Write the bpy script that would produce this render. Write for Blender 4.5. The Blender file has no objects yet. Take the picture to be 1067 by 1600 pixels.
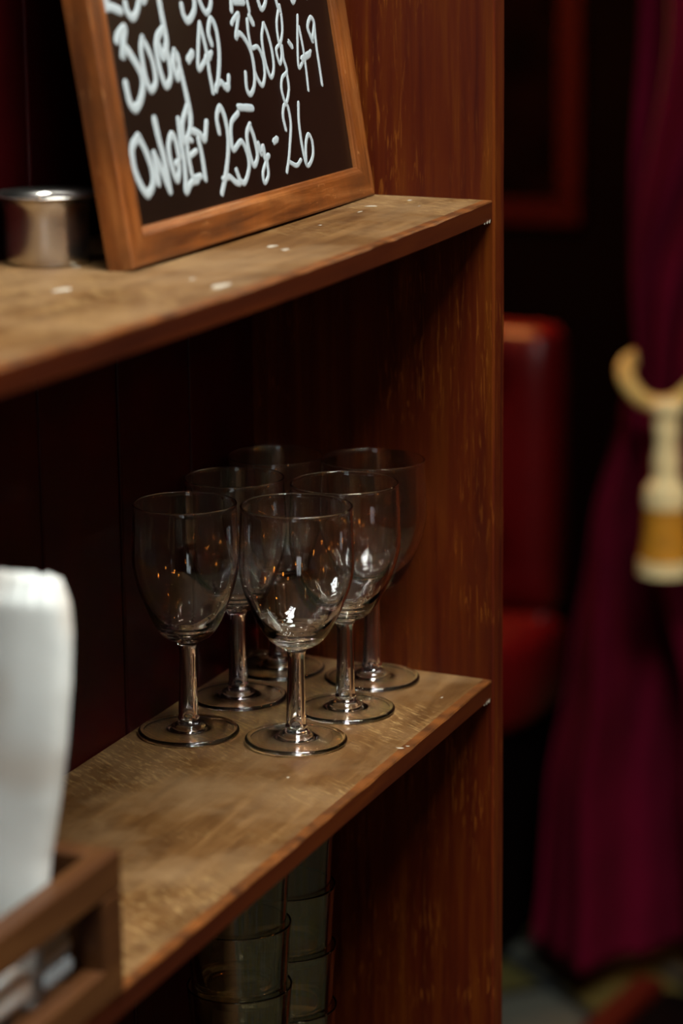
import bpy, bmesh, math, random
from mathutils import Vector, Matrix, noise

random.seed(7)
C = bpy.context.scene.collection
PI = math.pi

# ------------------------------------------------------------------ camera
CAM = Vector((0.53796, -1.62182, 1.50079))
YAW, PITCH, ROLL = 0.3746, 0.2254, -0.0109
fw = Vector((-math.sin(YAW) * math.cos(PITCH), math.cos(YAW) * math.cos(PITCH), -math.sin(PITCH)))
rt = Vector((math.cos(YAW), math.sin(YAW), 0))
up = rt.cross(fw)
rr = rt * math.cos(ROLL) + up * math.sin(ROLL)
uu = up * math.cos(ROLL) - rt * math.sin(ROLL)
cd = bpy.data.cameras.new('camera')
cam = bpy.data.objects.new('camera', cd)
C.objects.link(cam)
M3 = Matrix((rr, uu, -fw)).transposed()
cam.matrix_world = Matrix.Translation(CAM) @ M3.to_4x4()
cd.sensor_fit = 'VERTICAL'
cd.sensor_height = 36.0
cd.lens = 100.045
cd.clip_start = 0.02
cd.dof.use_dof = True
cd.dof.focus_distance = 1.665
cd.dof.aperture_fstop = 4.8
bpy.context.scene.camera = cam

# ------------------------------------------------------------------ world, lamps, exposure
S = bpy.context.scene
S.view_settings.view_transform = 'Standard'
S.view_settings.look = 'None'
S.view_settings.gamma = 1.0
S.view_settings.use_curve_mapping = False
S.view_settings.exposure = 0.0
S.cycles.max_bounces = 24
S.cycles.transmission_bounces = 24
S.cycles.glossy_bounces = 6
S.cycles.diffuse_bounces = 4
S.cycles.transparent_max_bounces = 12
S.cycles.caustics_reflective = True
S.cycles.caustics_refractive = True
S.cycles.sample_clamp_indirect = 0.0
S.cycles.blur_glossy = 0.0
S.cycles.use_denoising = True
W = bpy.data.worlds.new('world')
S.world = W
W.use_nodes = True
W.node_tree.nodes['Background'].inputs[0].default_value = (0.55, 0.65, 0.8, 1)
W.node_tree.nodes['Background'].inputs[1].default_value = 0.03


def area(name, loc, target, sx, sy, power, col):
    d = bpy.data.lights.new(name, 'AREA')
    d.shape = 'RECTANGLE'
    d.size, d.size_y, d.energy, d.color = sx, sy, power, col
    o = bpy.data.objects.new(name, d)
    C.objects.link(o)
    o.location = loc
    o.rotation_euler = (Vector(target) - Vector(loc)).to_track_quat('-Z', 'Y').to_euler()
    return o


# daylight in the roof light and in the tall window behind the photographer (glazing bars stand in front of both)
WX = 2.3
area('roof_daylight', (0.64, -0.80, 2.90), (0.64, -0.80, 0), 0.95, 1.25, 228, (0.96, 0.99, 0.96))
area('window_daylight', (1.2, -4.34, 1.9), (1.2, 0, 1.9), 0.8, 1.3, 10, (0.84, 0.94, 1.0))

# ------------------------------------------------------------------ materials
def nt(name):
    m = bpy.data.materials.new(name)
    m.use_nodes = True
    n = m.node_tree.nodes
    return m, n, m.node_tree.links, n['Principled BSDF']


def plain(name, col, rough=0.5, metal=0.0, coat=0.0, sheen=0.0, bump=0.0, bscale=200, var=0.0, vscale=8, spec=0.3):
    m, n, l, b = nt(name)
    b.inputs['Base Color'].default_value = (*col, 1)
    b.inputs['Roughness'].default_value = rough
    b.inputs['Metallic'].default_value = metal
    b.inputs['Coat Weight'].default_value = coat
    b.inputs['Sheen Weight'].default_value = sheen
    b.inputs['Specular IOR Level'].default_value = spec
    tc = n.new('ShaderNodeTexCoord')
    if var:
        tx = n.new('ShaderNodeTexNoise'); tx.inputs['Scale'].default_value = vscale; tx.inputs['Detail'].default_value = 5
        l.new(tc.outputs['Object'], tx.inputs['Vector'])
        r = n.new('ShaderNodeValToRGB')
        r.color_ramp.elements[0].position = 0.3; r.color_ramp.elements[1].position = 0.7
        r.color_ramp.elements[0].color = (*[c * (1 - var) for c in col], 1)
        r.color_ramp.elements[1].color = (*[min(1, c * (1 + var)) for c in col], 1)
        l.new(tx.outputs[0], r.inputs[0]); l.new(r.outputs[0], b.inputs['Base Color'])
    if bump:
        tx = n.new('ShaderNodeTexNoise'); tx.inputs['Scale'].default_value = bscale
        l.new(tc.outputs['Object'], tx.inputs['Vector'])
        bp = n.new('ShaderNodeBump'); bp.inputs['Strength'].default_value = bump; bp.inputs['Distance'].default_value = 0.001
        l.new(tx.outputs[0], bp.inputs['Height']); l.new(bp.outputs[0], b.inputs['Normal'])
    return m


def wood(name, dark, mid, light, scale=(60, 60, 4), rough=0.45, coat=0.0, fleck=0.0, fleckcol=(0.5, 0.2, 0.03),
         fscale=(90, 90, 9), frot=0.0, fmask=0.0, worn=0.0, worncol=(0.2, 0.15, 0.1), bump=0.15, seed=0.0, fthr=0.66, spec=0.2):
    """grain: noise stretched along one axis; fleck: short bright ray flecks; worn: large pale rubbed patches"""
    m, n, l, b = nt(name)
    tc = n.new('ShaderNodeTexCoord')

    def mp(sc, off=0.0):
        q = n.new('ShaderNodeMapping'); q.inputs['Scale'].default_value = sc
        q.inputs['Location'].default_value = (seed + off, seed * 0.7, off)
        l.new(tc.outputs['Object'], q.inputs['Vector'])
        return q
    g = n.new('ShaderNodeTexNoise'); g.inputs['Scale'].default_value = 1; g.inputs['Detail'].default_value = 8
    g.inputs['Roughness'].default_value = 0.62; g.inputs['Distortion'].default_value = 0.4
    l.new(mp(scale).outputs[0], g.inputs['Vector'])
    r = n.new('ShaderNodeValToRGB')
    e = r.color_ramp.elements
    e[0].position, e[1].position = 0.28, 0.72
    e[0].color, e[1].color = (*dark, 1), (*light, 1)
    k = e.new(0.5); k.color = (*mid, 1)
    l.new(g.outputs[0], r.inputs[0])
    col = r.outputs[0]

    def mix(fac, a, c):
        x = n.new('ShaderNodeMixRGB')
        l.new(fac, x.inputs[0]); l.new(a, x.inputs[1])
        x.inputs[2].default_value = (*c, 1)
        return x.outputs[0]
    if worn:
        w = n.new('ShaderNodeTexNoise'); w.inputs['Scale'].default_value = 14; w.inputs['Detail'].default_value = 7
        w.inputs['Roughness'].default_value = 0.65
        l.new(mp((1, 1, 1), 3.1).outputs[0], w.inputs['Vector'])
        q = n.new('ShaderNodeMapRange'); q.inputs[1].default_value = 0.42; q.inputs[2].default_value = 0.68
        q.inputs[4].default_value = worn
        l.new(w.outputs[0], q.inputs[0])
        col = mix(q.outputs[0], col, worncol)
    if fleck:
        f = n.new('ShaderNodeTexNoise'); f.inputs['Scale'].default_value = 1; f.inputs['Detail'].default_value = 2.5
        f.inputs['Distortion'].default_value = 1.2
        rq = n.new('ShaderNodeMapping'); rq.inputs['Rotation'].default_value = (0, 0, frot)
        l.new(tc.outputs['Object'], rq.inputs['Vector'])
        fq = n.new('ShaderNodeMapping'); fq.inputs['Scale'].default_value = fscale
        fq.inputs['Location'].default_value = (seed, seed, seed)
        l.new(rq.outputs[0], fq.inputs['Vector'])
        l.new(fq.outputs[0], f.inputs['Vector'])
        q = n.new('ShaderNodeMapRange'); q.inputs[1].default_value = fthr; q.inputs[2].default_value = fthr + 0.05
        q.inputs[4].default_value = fleck
        l.new(f.outputs[0], q.inputs[0])
        fo = q.outputs[0]
        if fmask:
            mk = n.new('ShaderNodeTexNoise'); mk.inputs['Scale'].default_value = fmask; mk.inputs['Detail'].default_value = 2
            l.new(mp((1, 1, 1), 5.5).outputs[0], mk.inputs['Vector'])
            mr = n.new('ShaderNodeMapRange'); mr.inputs[1].default_value = 0.42; mr.inputs[2].default_value = 0.58
            l.new(mk.outputs[0], mr.inputs[0])
            mu = n.new('ShaderNodeMath'); mu.operation = 'MULTIPLY'
            l.new(mr.outputs[0], mu.inputs[0]); l.new(fo, mu.inputs[1]); fo = mu.outputs[0]
        col = mix(fo, col, fleckcol)
    l.new(col, b.inputs['Base Color'])
    b.inputs['Roughness'].default_value = rough
    b.inputs['Specular IOR Level'].default_value = spec
    b.inputs['Coat Weight'].default_value = coat
    b.inputs['Coat Roughness'].default_value = 0.25
    bp = n.new('ShaderNodeBump'); bp.inputs['Strength'].default_value = bump; bp.inputs['Distance'].default_value = 0.0006
    l.new(g.outputs[0], bp.inputs['Height']); l.new(bp.outputs[0], b.inputs['Normal'])
    return m


def glass(name, col=(1, 1, 1), ior=1.5):
    m, n, l, b = nt(name)
    n.remove(b)
    g = n.new('ShaderNodeBsdfGlass'); g.inputs['Color'].default_value = (*col, 1)
    g.inputs['IOR'].default_value = ior; g.inputs['Roughness'].default_value = 0.0
    l.new(g.outputs[0], n['Material Output'].inputs[0])
    return m


MT = {
    'side': wood('stained_oak', (0.026, 0.0016, 0.0001), (0.048, 0.0056, 0.0001), (0.074, 0.0155, 0.0002), (120, 120, 5), 0.45, 0.0,
                 0.55, (0.15, 0.042, 0.004), (560, 560, 38), fmask=16, seed=2.0, fthr=0.58),
    'edge': wood('stained_shelf_edge', (0.016, 0.0018, 0.0001), (0.032, 0.0045, 0.0002), (0.050, 0.009, 0.0004), (40, 4, 60), 0.45, 0.0, seed=5.0),
    'top': wood('worn_shelf_top', (0.036, 0.013, 0.0025), (0.072, 0.031, 0.008), (0.118, 0.057, 0.018), (90, 12, 60), 0.5, 0.0,
                0.5, (0.26, 0.16, 0.06), (70, 560, 60), 0.6, 9, 0.7, (0.155, 0.092, 0.042), 0.25, 1.0, 0.56),
    'arris': plain('rubbed_arris', (0.075, 0.022, 0.003), 0.5, var=0.6, vscale=60),
    'spot': plain('dried_paint_spots', (0.26, 0.22, 0.165), 0.7),
    'amber': plain('amber_fringe', (0.50, 0.22, 0.015), 0.6, bump=0.5, bscale=400, var=0.2, vscale=60),
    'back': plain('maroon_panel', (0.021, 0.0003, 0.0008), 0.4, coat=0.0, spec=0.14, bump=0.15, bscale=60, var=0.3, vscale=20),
    'board': plain('blackboard', (0.006, 0.0025, 0.0015), 0.3, bump=0.03, bscale=120, var=0.25, vscale=12),
    'chalk': plain('white_paint_pen', (0.26, 0.295, 0.305), 0.6, bump=0.2, bscale=900),
    'steel': plain('brushed_steel', (0.55, 0.52, 0.47), 0.26, 1.0, bump=0.05, bscale=300),
    'cutlery': plain('blue_grey_paper', (0.20, 0.225, 0.235), 0.5),
    'paper': plain('white_paper', (0.50, 0.515, 0.49), 0.75, bump=0.15, bscale=120),
    'caddy': wood('caddy_wood', (0.022, 0.006, 0.0012), (0.042, 0.014, 0.003), (0.07, 0.027, 0.007), (60, 5, 60), 0.5, 0.1, seed=3.0),
    'glass': glass('clear_glass'),
    'tumbler': glass('tumbler_glass', (0.90, 0.88, 0.83)),
    'leather': plain('red_leather', (0.10, 0.0015, 0.002), 0.4, coat=0.0, bump=0.3, bscale=120, var=0.2),
    'curtain': plain('maroon_velvet', (0.090, 0.0004, 0.012), 0.9, sheen=0.0, bump=0.3, bscale=300, var=0.2, vscale=6, spec=0.1),
    'gold': plain('gold_braid', (0.62, 0.42, 0.13), 0.5, 0.0, bump=0.5, bscale=400, var=0.2, vscale=60),
    'cream': plain('cream_braid', (0.80, 0.66, 0.34), 0.6, 0.0, bump=0.5, bscale=400, var=0.15, vscale=60),
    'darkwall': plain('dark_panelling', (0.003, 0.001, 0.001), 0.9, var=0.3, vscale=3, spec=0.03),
    'picframe': plain('red_lacquer_frame', (0.030, 0.001, 0.001), 0.7, spec=0.08),
    'art': plain('faded_print', (0.003, 0.0006, 0.0005), 0.9, var=0.8, vscale=9, spec=0.03),
    'redwood': wood('red_wood', (0.025, 0.002, 0.001), (0.055, 0.005, 0.0018), (0.085, 0.010, 0.004), (30, 3, 30), 0.4, 0.3),
    'wall': plain('brown_wall', (0.05, 0.022, 0.009), 0.7, var=0.2, vscale=2),
    'ceiling': plain('tobacco_ceiling', (0.08, 0.05, 0.025), 0.8, var=0.1, vscale=2),
    'bar': plain('window_bar_paint', (0.25, 0.24, 0.22), 0.5),
    'brass': plain('brass', (0.6, 0.38, 0.12), 0.3, 1.0),
    'lampglass': None,
}
m, n, l, b = nt('glowing_bulb')
b.inputs['Base Color'].default_value = (1, 0.6, 0.2, 1)
b.inputs['Emission Color'].default_value = (1.0, 0.30, 0.03, 1)
b.inputs['Emission Strength'].default_value = 60
MT['lampglass'] = m

m = MT['paper']; n = m.node_tree.nodes; l = m.node_tree.links
tc = n.new('ShaderNodeTexCoord'); q = n.new('ShaderNodeMapping'); q.inputs['Location'].default_value = (.31, .2, .13)
l.new(tc.outputs['Object'], q.inputs['Vector'])
tx = n.new('ShaderNodeTexNoise'); tx.inputs['Scale'].default_value = 16; tx.inputs['Detail'].default_value = 1
l.new(q.outputs[0], tx.inputs['Vector'])
rp = n.new('ShaderNodeValToRGB'); rp.color_ramp.elements[0].position = .5; rp.color_ramp.elements[1].position = .72
rp.color_ramp.elements[0].color = (0.50, 0.515, 0.49, 1); rp.color_ramp.elements[1].color = (0.33, 0.25, 0.18, 1)
l.new(tx.outputs[0], rp.inputs[0]); l.new(rp.outputs[0], n['Principled BSDF'].inputs['Base Color'])

MT['fh'] = wood('frame_rail_wood', (0.030, 0.006, 0.001), (0.135, 0.037, 0.006), (0.25, 0.088, 0.022), (8, 120, 120), 0.42, 0.25,
                0.35, (0.32, 0.14, 0.045), (50, 320, 320), 0.0, 0.0, 0.75, (0.05, 0.018, 0.006), 0.4, 8.0)
MT['fv'] = wood('frame_stile_wood', (0.030, 0.006, 0.001), (0.135, 0.037, 0.006), (0.25, 0.088, 0.022), (120, 8, 120), 0.42, 0.25,
                0.35, (0.32, 0.14, 0.045), (320, 50, 320), 0.0, 0.0, 0.75, (0.05, 0.018, 0.006), 0.4, 8.0)

# floor tiles: olive, grey and dark squares laid on the diagonal
m, n, l, b = nt('diagonal_floor_tiles')
tc = n.new('ShaderNodeTexCoord')
q = n.new('ShaderNodeMapping'); q.inputs['Rotation'].default_value = (0, 0, 0.75); q.inputs['Scale'].default_value = (6, 6, 6)
l.new(tc.outputs['Object'], q.inputs['Vector'])
ck = n.new('ShaderNodeTexChecker'); ck.inputs['Scale'].default_value = 1
ck.inputs['Color1'].default_value = (0.085, 0.09, 0.072, 1); ck.inputs['Color2'].default_value = (0.085, 0.075, 0.022, 1)
l.new(q.outputs[0], ck.inputs['Vector'])
br = n.new('ShaderNodeTexBrick'); br.offset = 0.0; br.inputs['Scale'].default_value = 1
br.inputs['Mortar Size'].default_value = 0.06; br.inputs['Brick Width'].default_value = 1; br.inputs['Row Height'].default_value = 1
br.inputs['Mortar'].default_value = (0.01, 0.012, 0.014, 1)
l.new(q.outputs[0], br.inputs['Vector']); l.new(ck.outputs[0], br.inputs['Color1']); l.new(ck.outputs[0], br.inputs['Color2'])
l.new(br.outputs[0], b.inputs['Base Color']); b.inputs['Roughness'].default_value = 0.4
MT['floor'] = m


# ------------------------------------------------------------------ helpers
def tag(o, label=None, cat=None, group=None, kind=None):
    if label: o['label'] = label
    if cat: o['category'] = cat
    if group: o['group'] = group
    if kind: o['kind'] = kind
    return o


def obj(name, bm, mats, parent=None, smooth=False, loc=None):
    me = bpy.data.meshes.new(name)
    bmesh.ops.recalc_face_normals(bm, faces=bm.faces)
    bm.to_mesh(me); bm.free()
    if not isinstance(mats, (list, tuple)): mats = [mats]
    for k in mats: me.materials.append(k)
    if smooth:
        for p in me.polygons: p.use_smooth = True
    o = bpy.data.objects.new(name, me)
    C.objects.link(o)
    if parent: o.parent = parent
    if loc: o.location = loc
    return o


def empty(name, loc, rz=0):
    o = bpy.data.objects.new(name, None)
    C.objects.link(o); o.location = loc; o.rotation_euler = (0, 0, rz)
    o.empty_display_size = 0.05
    return o


def box(bm, a, b, bev=0.0, seg=2, mat=0, rot=None):
    cx = [(a[i] + b[i]) / 2 for i in range(3)]
    sz = [abs(b[i] - a[i]) for i in range(3)]
    r = bmesh.ops.create_cube(bm, size=1)
    vs = r['verts']
    for v in vs: v.co = Vector((v.co.x * sz[0], v.co.y * sz[1], v.co.z * sz[2]))
    fs = list({f for v in vs for f in v.link_faces})
    if bev:
        es = list({e for v in vs for e in v.link_edges})
        rb = bmesh.ops.bevel(bm, geom=es, offset=bev, segments=seg, affect='EDGES', profile=0.5)
        vs = list({v for f in rb['faces'] for v in f.verts} | {v for v in vs if v.is_valid})
        fs = list({f for v in vs for f in v.link_faces})
    for f in fs: f.material_index = mat
    for v in vs:
        if rot: v.co = rot @ v.co
        v.co += Vector(cx)
    return vs


def spline(pts, n=8, closed=False):
    out = []
    N = len(pts)
    P = [Vector(p) for p in pts]
    rng = N if closed else N - 1
    for i in range(rng):
        p0 = P[(i - 1) % N] if (closed or i > 0) else P[0] * 2 - P[1]
        p1, p2 = P[i], P[(i + 1) % N]
        p3 = P[(i + 2) % N] if (closed or i + 2 < N) else P[-1] * 2 - P[-2]
        for k in range(n):
            t = k / n
            out.append(0.5 * ((2 * p1) + (p2 - p0) * t + (2 * p0 - 5 * p1 + 4 * p2 - p3) * t * t + (3 * p1 - p0 - 3 * p2 + p3) * t ** 3))
    if not closed: out.append(P[-1])
    return out


def lathe(bm, prof, seg=64, fn=None):
    """open (r, z) profile spun round Z; r = 0 ends close on the axis"""
    rings = []
    for r, z in prof:
        if r < 1e-6:
            rings.append([bm.verts.new((0, 0, z))])
        else:
            ring = []
            for i in range(seg):
                a = 2 * PI * i / seg
                rr_ = r * (fn(a, z) if fn else 1)
                ring.append(bm.verts.new((rr_ * math.cos(a), rr_ * math.sin(a), z)))
            rings.append(ring)
    for a, b in zip(rings, rings[1:]):
        if len(a) == 1 and len(b) == 1: continue
        for i in range(seg):
            j = (i + 1) % seg
            if len(a) == 1: bm.faces.new((a[0], b[i], b[j]))
            elif len(b) == 1: bm.faces.new((a[i], b[0], a[j]))
            else: bm.faces.new((a[i], b[i], b[j], a[j]))
    return rings


def tube(bm, pts, rad, seg=10, caps=True):
    P = [Vector(p) for p in pts]
    rings = []
    prev = None
    for i, p in enumerate(P):
        t = (P[min(i + 1, len(P) - 1)] - P[max(i - 1, 0)]).normalized()
        if prev is None:
            u = t.orthogonal().normalized()
        else:
            u = (prev - t * prev.dot(t)).normalized()
        prev = u
        w = t.cross(u)
        r = rad(i / (len(P) - 1)) if callable(rad) else rad
        rings.append([bm.verts.new(p + (u * math.cos(2 * PI * k / seg) + w * math.sin(2 * PI * k / seg)) * r) for k in range(seg)])
    for a, b in zip(rings, rings[1:]):
        for k in range(seg):
            j = (k + 1) % seg
            bm.faces.new((a[k], a[j], b[j], b[k]))
    if caps:
        bm.faces.new(list(reversed(rings[0]))); bm.faces.new(rings[-1])


def grid(bm, nu, nv, fn, closed_u=False):
    vs = [[bm.verts.new(fn(i / (nu if closed_u else nu - 1), j / (nv - 1))) for j in range(nv)] for i in range(nu)]
    for i in range(nu if closed_u else nu - 1):
        for j in range(nv - 1):
            k = (i + 1) % nu
            bm.faces.new((vs[i][j], vs[k][j], vs[k][j + 1], vs[i][j + 1]))
    return vs


def cushion(bm, a, b, r, puff=0.0, seg=4):
    """soft box with generous rounded edges"""
    return box(bm, a, b, r, seg)

# ------------------------------------------------------------------ the room
def struct(name, bm, mat):
    o = obj(name, bm, mat); o['kind'] = 'structure'; return o


X0, X1, Y0, Y1, ZC = -2.4, WX, -4.2, 3.0, 2.75
bm = bmesh.new(); box(bm, (X0 - .1, Y0 - .1, -.1), (X1 + .1, Y1 + .1, 0)); struct('floor', bm, MT['floor'])
bm = bmesh.new(); box(bm, (X0 - .1, Y0, 0), (X0, Y1, ZC)); struct('wall_left', bm, MT['wall'])
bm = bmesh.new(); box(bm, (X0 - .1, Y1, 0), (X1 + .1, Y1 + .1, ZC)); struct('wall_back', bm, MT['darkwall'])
bm = bmesh.new(); box(bm, (X1, Y0, 0), (X1 + .1, Y1, ZC)); struct('wall_right', bm, MT['wall'])
# ceiling with the roof light's opening
ox0, ox1, oy0, oy1 = .165, 1.115, -1.425, -.175
bm = bmesh.new()
box(bm, (X0 - .1, Y0 - .1, ZC), (ox0, Y1 + .1, ZC + .1)); box(bm, (ox1, Y0 - .1, ZC), (X1 + .1, Y1 + .1, ZC + .1))
box(bm, (ox0, Y0 - .1, ZC), (ox1, oy0, ZC + .1)); box(bm, (ox0, oy1, ZC), (ox1, Y1 + .1, ZC + .1))
struct('ceiling', bm, MT['ceiling'])


def bars(bm, a0, a1, b0, b1, na, nb_, put):
    for k in range(na + 1):
        a = a0 + (a1 - a0) * k / na; w = .03 if k in (0, na) else .018
        put(a - w, a + w, b0, b1, 0)
    for k in range(nb_ + 1):
        q = b0 + (b1 - b0) * k / nb_; w = .03 if k in (0, nb_) else .018
        put(a0, a1, q - w, q + w, .003)


bm = bmesh.new()
bars(bm, ox0, ox1, oy0, oy1, 3, 6, lambda a, c, d, e, o: box(bm, (a, d, ZC + .02 + o), (c, e, ZC + .06 - o)))
struct('window_1', bm, MT['bar'])
vx0, vx1, vz0, vz1 = .80, 1.60, 1.25, 2.55
bm = bmesh.new()
box(bm, (X0 - .1, Y0 - .1, 0), (vx0, Y0, ZC)); box(bm, (vx1, Y0 - .1, 0), (X1 + .1, Y0, ZC))
box(bm, (vx0, Y0 - .1, 0), (vx1, Y0, vz0)); box(bm, (vx0, Y0 - .1, vz1), (vx1, Y0, ZC))
struct('wall_front', bm, MT['wall'])
bm = bmesh.new()
bars(bm, vx0, vx1, vz0, vz1, 2, 5, lambda a, c, d, e, o: box(bm, (a, Y0 - .06 + o, d), (c, Y0 - .02 - o, e)))
struct('window_2', bm, MT['bar'])

# ------------------------------------------------------------------ shelf unit
D = 0.168          # inner depth
WY0, WY1 = 0.003, 0.022   # the end panel runs slightly out of square
ZS = 1.0


def ztop(y): return 1.3 + 0.0151 * y + 0.034 * y * y


unit = empty('shelf_unit', (0, 0, 0))
tag(unit, 'tall open stained oak shelf unit with maroon panelled back, carrying glasses and menu board', 'shelving')

# end panel, long grain, front arris softened and slightly chipped
bm = bmesh.new()
zt0, zt1 = 0.02, 2.3


def endpanel(bm, yf, yb, th, z0, z1, wob=0.0007):
    n = 160
    # outline of the horizontal section: back inner, ... front inner (bevelled), front outer, back outer
    rows = []
    for i in range(n + 1):
        z = z0 + (z1 - z0) * i / n
        e = wob * noise.noise(Vector((0.3, yf * 9, z * 14)))
        c = 0.0012 + 0.0008 * max(0, noise.noise(Vector((3.3, yf, z * 60))))
        sec = [(-D - .012, yb), (-D * .5, (yf + yb) / 2), (-c, yf), (0.0, yf + c), (e * .4, yf + th * .5), (e * .4, yf + th - c), (-c, yf + th), (-D - .012, yb + th)]
        rows.append([bm.verts.new((x, y, z)) for x, y in sec])
    for a, b in zip(rows, rows[1:]):
        for k in range(8):
            j = (k + 1) % 8
            bm.faces.new((a[k], a[j], b[j], b[k]))
    bm.faces.new(rows[0]); bm.faces.new(list(reversed(rows[-1])))


endpanel(bm, WY0, WY1, .0195, zt0, zt1)
obj('end_panel', bm, MT['side'], unit)
bm = bmesh.new(); endpanel(bm, -1.62, -1.60, .0195, zt0, zt1)
obj('end_panel', bm, MT['side'], unit)

# back: vertical tongue and groove boards
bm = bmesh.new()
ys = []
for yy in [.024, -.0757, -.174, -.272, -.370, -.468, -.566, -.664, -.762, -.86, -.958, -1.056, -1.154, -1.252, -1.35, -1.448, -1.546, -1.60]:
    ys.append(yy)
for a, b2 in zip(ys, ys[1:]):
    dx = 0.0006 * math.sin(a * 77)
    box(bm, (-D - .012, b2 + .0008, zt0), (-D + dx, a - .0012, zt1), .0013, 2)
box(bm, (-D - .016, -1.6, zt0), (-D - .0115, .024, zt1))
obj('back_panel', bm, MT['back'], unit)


def shelf(name, zf, th, y0=-1.60, spots=()):
    """board with a worn top face and stained front edge"""
    bm = bmesh.new()
    ny, nx = 200, 8
    loops = []
    for i in range(ny + 1):
        y = y0 + (WY0 - y0) * i / ny
        z = zf(y)
        e = 0.0006 * noise.noise(Vector((1.7, y * 22, z)))
        c = 0.0010 + 0.0012 * max(0, noise.noise(Vector((5.1, y * 45, z * 3))))
        c2 = 0.0008
        yb = WY1 if i == ny else y
        xs = [-D + .0003, -D * .5, -0.02, -0.006 - c, -0.0006 - c, -0.0012 + e, -0.0012 + e, -0.0012 - c2, -D + .0003]
        zs = [0, 0, 0, 0, -0.0001, -c, -th + c2, -th, -th]
        loop = []
        for x, dz in zip(xs, zs):
            f = -x / D
            yy = y if i < ny else WY0 + (WY1 - WY0) * f
            loop.append(bm.verts.new((x, yy, z + dz)))
        loops.append(loop)
    for a, b in zip(loops, loops[1:]):
        for k in range(len(a)):
            j = (k + 1) % len(a)
            f = bm.faces.new((a[k], a[j], b[j], b[k]))
            f.material_index = 0 if k < 3 else (2 if k in (3, 4) else 1)
    bm.faces.new(loops[0]); bm.faces.new(list(reversed(loops[-1])))
    if spots:
        zc = zf(0) - th
        for q in range(3):
            p = Vector((-.0011 - .0004 * q, -.001 - .0035 * q, zc - .0002))
            vs = [bm.verts.new(p + Vector(d)) for d in ((0, 0, 0), (.0006, -.0035, -.0002), (.0004, -.001, .0022 - .0006 * q), (-.0008, -.0015, .0002))]
            for t in ((0, 1, 2), (0, 2, 3), (0, 3, 1), (1, 3, 2)):
                f = bm.faces.new([vs[k] for k in t]); f.material_index = 3
    for sx, sy, rx, ry in spots:
        c = bm.verts.new((sx, sy, zf(sy) + .00025))
        ring = [bm.verts.new((sx + rx * math.cos(a) * (1 + .3 * math.sin(3 * a + sy * 90)), sy + ry * math.sin(a) * (1 + .25 * math.sin(2 * a + sx * 90)), zf(sy) + .00008))
                for a in [2 * PI * k / 14 for k in range(14)]]
        for k in range(14):
            f = bm.faces.new((c, ring[k], ring[(k + 1) % 14])); f.material_index = 3
    return obj(name, bm, [MT['top'], MT['edge'], MT['arris'], MT['spot']], unit)


shelf('shelf', ztop, .0125, spots=((-0.0861, -0.4003, 0.004, 0.006), (-0.0187, -0.3633, 0.0035, 0.008), (-0.053, -0.2166, 0.0022, 0.006), (-0.0411, -0.2265, 0.002, 0.004), (-0.0628, -0.0399, 0.0035, 0.003), (-0.0602, -0.066, 0.0008, 0.004), (-0.1066, -0.2758, 0.002, 0.004), (-0.0496, -0.0093, 0.0012, 0.003), (-0.0608, -0.1273, 0.0008, 0.002), (-0.0351, -0.0326, 0.0006, 0.0015), (-0.0425, -0.3445, 0.0012, 0.003), (-0.1177, -0.3212, 0.002, 0.003)))
shelf('shelf', lambda y: ZS, .0124, spots=((-0.0071, -0.1471, 0.0022, 0.0012), (-0.0042, -0.1422, 0.0012, 0.0008), (-0.0476, -0.2187, 0.0008, 0.0015), (-0.0181, -0.0432, 0.0006, 0.0012)))
shelf('shelf', lambda y: 0.70, .0124)
shelf('shelf', lambda y: 0.40, .0124)
shelf('shelf', lambda y: 0.085, .02)
shelf('shelf', lambda y: 2.0, .0125)
shelf('shelf', lambda y: 2.28, .0124)


# ------------------------------------------------------------------ menu board leaning on the back
BA = Vector((-0.07990, -0.33131, 0.0)); BL = 0.3397
BA.z = max(ztop(-.331), ztop(0.0)) + 0.0002
th = math.radians(9.0)
ub = Vector((0.0051, 0.999987, 0)); nh = Vector((ub.y, -ub.x, 0))
vb = Vector((0, 0, 1)) * math.cos(th) - nh * math.sin(th)
nb = ub.cross(vb)
if nb.x < 0: nb = -nb
BM = Matrix((ub, vb, nb)).transposed()     # local: x along the board, y up the board, z out of its face
BH, FWD, FT, REC = 0.53, 0.0195, 0.0150, 0.0042
board = empty('menu_board', BA)
board.rotation_euler = BM.to_euler()
tag(board, 'black menu board in orange-brown wooden frame, hand lettered in white, leaning on the top shelf', 'menu board')


def rail(bm, p0, p1, inward, L):
    """mitred moulding between two outer corners; inward = local unit vector to the board's middle"""
    p0, p1, inward = Vector(p0), Vector(p1), Vector(inward)
    d = (p1 - p0).normalized()
    # section (distance inward, height): rounded arrises, small inner lip
    z0 = -FT
    sec = [(0, z0), (0, -0.0014), (0.0005, -0.0004), (0.0014, 0), (FWD - .0042, 0), (FWD - .0028, -0.0004), (FWD - .0018, -0.0012),
           (FWD - .0006, -0.0016), (FWD, -0.0024), (FWD, z0)]
    N = 40
    loops = []
    for i in range(N + 1):
        t = i / N
        lp = []
        for s, z in sec:
            a = p0 + inward * s + d * s
            b = p1 + inward * s - d * s
            q = a.lerp(b, t)
            w = 0.00025 * noise.noise(Vector((q.x * 60, q.y * 60, s * 90)))
            lp.append(bm.verts.new((q.x, q.y, z + (w if z > -.01 else 0))))
        loops.append(lp)
    for a, b in zip(loops, loops[1:]):
        for k in range(len(sec)):
            j = (k + 1) % len(sec)
            bm.faces.new((a[k], a[j], b[j], b[k]))
    bm.faces.new(loops[0]); bm.faces.new(list(reversed(loops[-1])))


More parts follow.
